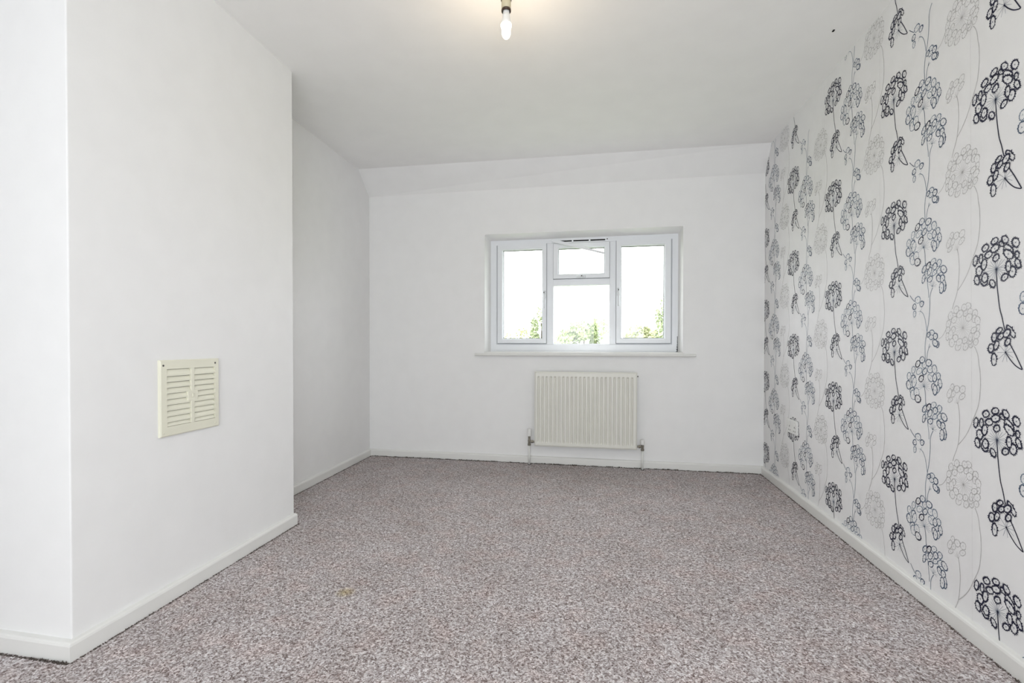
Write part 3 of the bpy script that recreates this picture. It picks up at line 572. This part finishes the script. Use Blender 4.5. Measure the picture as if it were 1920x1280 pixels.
# ------------------------------------------------------------------ garden outside
bm = bmesh.new(); box(bm, -40, 40, 0.6, 60, -3.1, -2.8); o = struct('garden_ground', bm, 'lawn')
def leaves(c, rx, ry, rz, n, size, seed, clumps=26):
    rs = np.random.RandomState(seed)
    cc = rs.normal(size=(clumps, 3)); cc /= np.linalg.norm(cc, axis=1)[:, None]; cc *= rs.uniform(.35, 1.0, (clumps, 1))**.6
    cr = rs.uniform(.18, .42, clumps)
    k = rs.randint(0, clumps, n); d = rs.normal(size=(n, 3)); d /= np.linalg.norm(d, axis=1)[:, None]
    p_ = (cc[k]+d*(cr[k]*rs.uniform(.5, 1.05, n))[:, None])*np.array([rx, ry, rz])+np.array(c)
    a1 = rs.normal(size=(n, 3)); a1 /= np.linalg.norm(a1, axis=1)[:, None]; a2 = np.cross(a1, rs.normal(size=(n, 3))); a2 /= np.linalg.norm(a2, axis=1)[:, None]
    s = (size*rs.uniform(.6, 1.3, n))[:, None]
    v = np.stack([p_-a1*s, p_+a2*s*.45, p_+a1*s, p_-a2*s*.45], 1).reshape(-1, 3)
    me_ = bpy.data.meshes.new('foliage'); me_.vertices.add(4*n); me_.vertices.foreach_set('co', v.astype(np.float32).ravel())
    me_.loops.add(4*n); me_.loops.foreach_set('vertex_index', np.arange(4*n, dtype=np.int32))
    me_.polygons.add(n); me_.polygons.foreach_set('loop_start', np.arange(0, 4*n, 4, dtype=np.int32))
    me_.update(calc_edges=True); me_.validate(); me_.shade_flat(); return me_
def tree(label, cat, x, y, top, rx, ry, rz, n, size, leaf, seed, name='tree', tr_=.12):
    g = -2.8; T = thing(name, label, cat, (x, y, g))
    cz = top-rz*1.15-g
    rnd = random.Random(seed); bm = bmesh.new()
    lathe(bm, [(tr_*1.3, -.02), (tr_, .3), (tr_*.8, cz*.6), (tr_*.45, cz), (tr_*.15, cz+rz*.6)], seg=10)
    obj('trunk', bm, 'bark', T, True)
    for i in range(5):
        a_ = i*1.256+rnd.random(); z0 = cz*(.55+.08*i); bm = bmesh.new()
        p0 = Vector((0, 0, z0)); p1 = Vector((math.cos(a_)*rx*.7, math.sin(a_)*ry*.7, z0+rz*.7)); dv = p1-p0
        lathe(bm, [(tr_*.4, 0), (tr_*.12, dv.length)], seg=7); bm.transform(Matrix.Translation(p0) @ dv.to_track_quat('Z', 'Y').to_matrix().to_4x4()); obj('branch', bm, 'bark', T, True)
    me_ = leaves((0, 0, cz), rx, ry, rz, n, size, seed); me_.materials.append(M[leaf])
    f = bpy.data.objects.new('foliage', me_); COL.objects.link(f); f.parent = T; f['kind'] = 'stuff'
tree('pale green rounded bush rising at the foot of the lower middle pane', 'tree', -0.38, 13.0, 1.95, 0.85, 0.9, 1.0, 6000, .075, 'leaf_a', 11, tr_=.09)
tree('hazy slender tree at the right side of the left pane', 'tree', -2.05, 14.5, 2.65, 0.40, 0.6, 1.1, 1500, .075, 'leaf_b', 12, tr_=.05)
tree('faint low shrub along the foot of the left pane', 'shrub', -3.2, 16.5, 1.72, 0.6, 0.7, 0.8, 1300, .075, 'leaf_c', 15, tr_=.05)
tree('low yellow-green hedge tree across the foot of the right pane', 'tree', 1.85, 16.0, 1.75, 1.1, 0.9, 0.8, 5000, .08, 'leaf_c', 13, tr_=.08)
tree('taller leafy tree cut off by the right edge of the right pane', 'tree', 2.12, 11.0, 2.45, 0.42, 0.6, 1.3, 2200, .06, 'leaf_b', 14, tr_=.06)
bm = bmesh.new(); box(bm, 1.066, 1.074, -1.392, -1.378, 2.3965, 2.4004, .001); obj('paint_chip', bm, 'dark', bpy.data.objects['ceiling'])
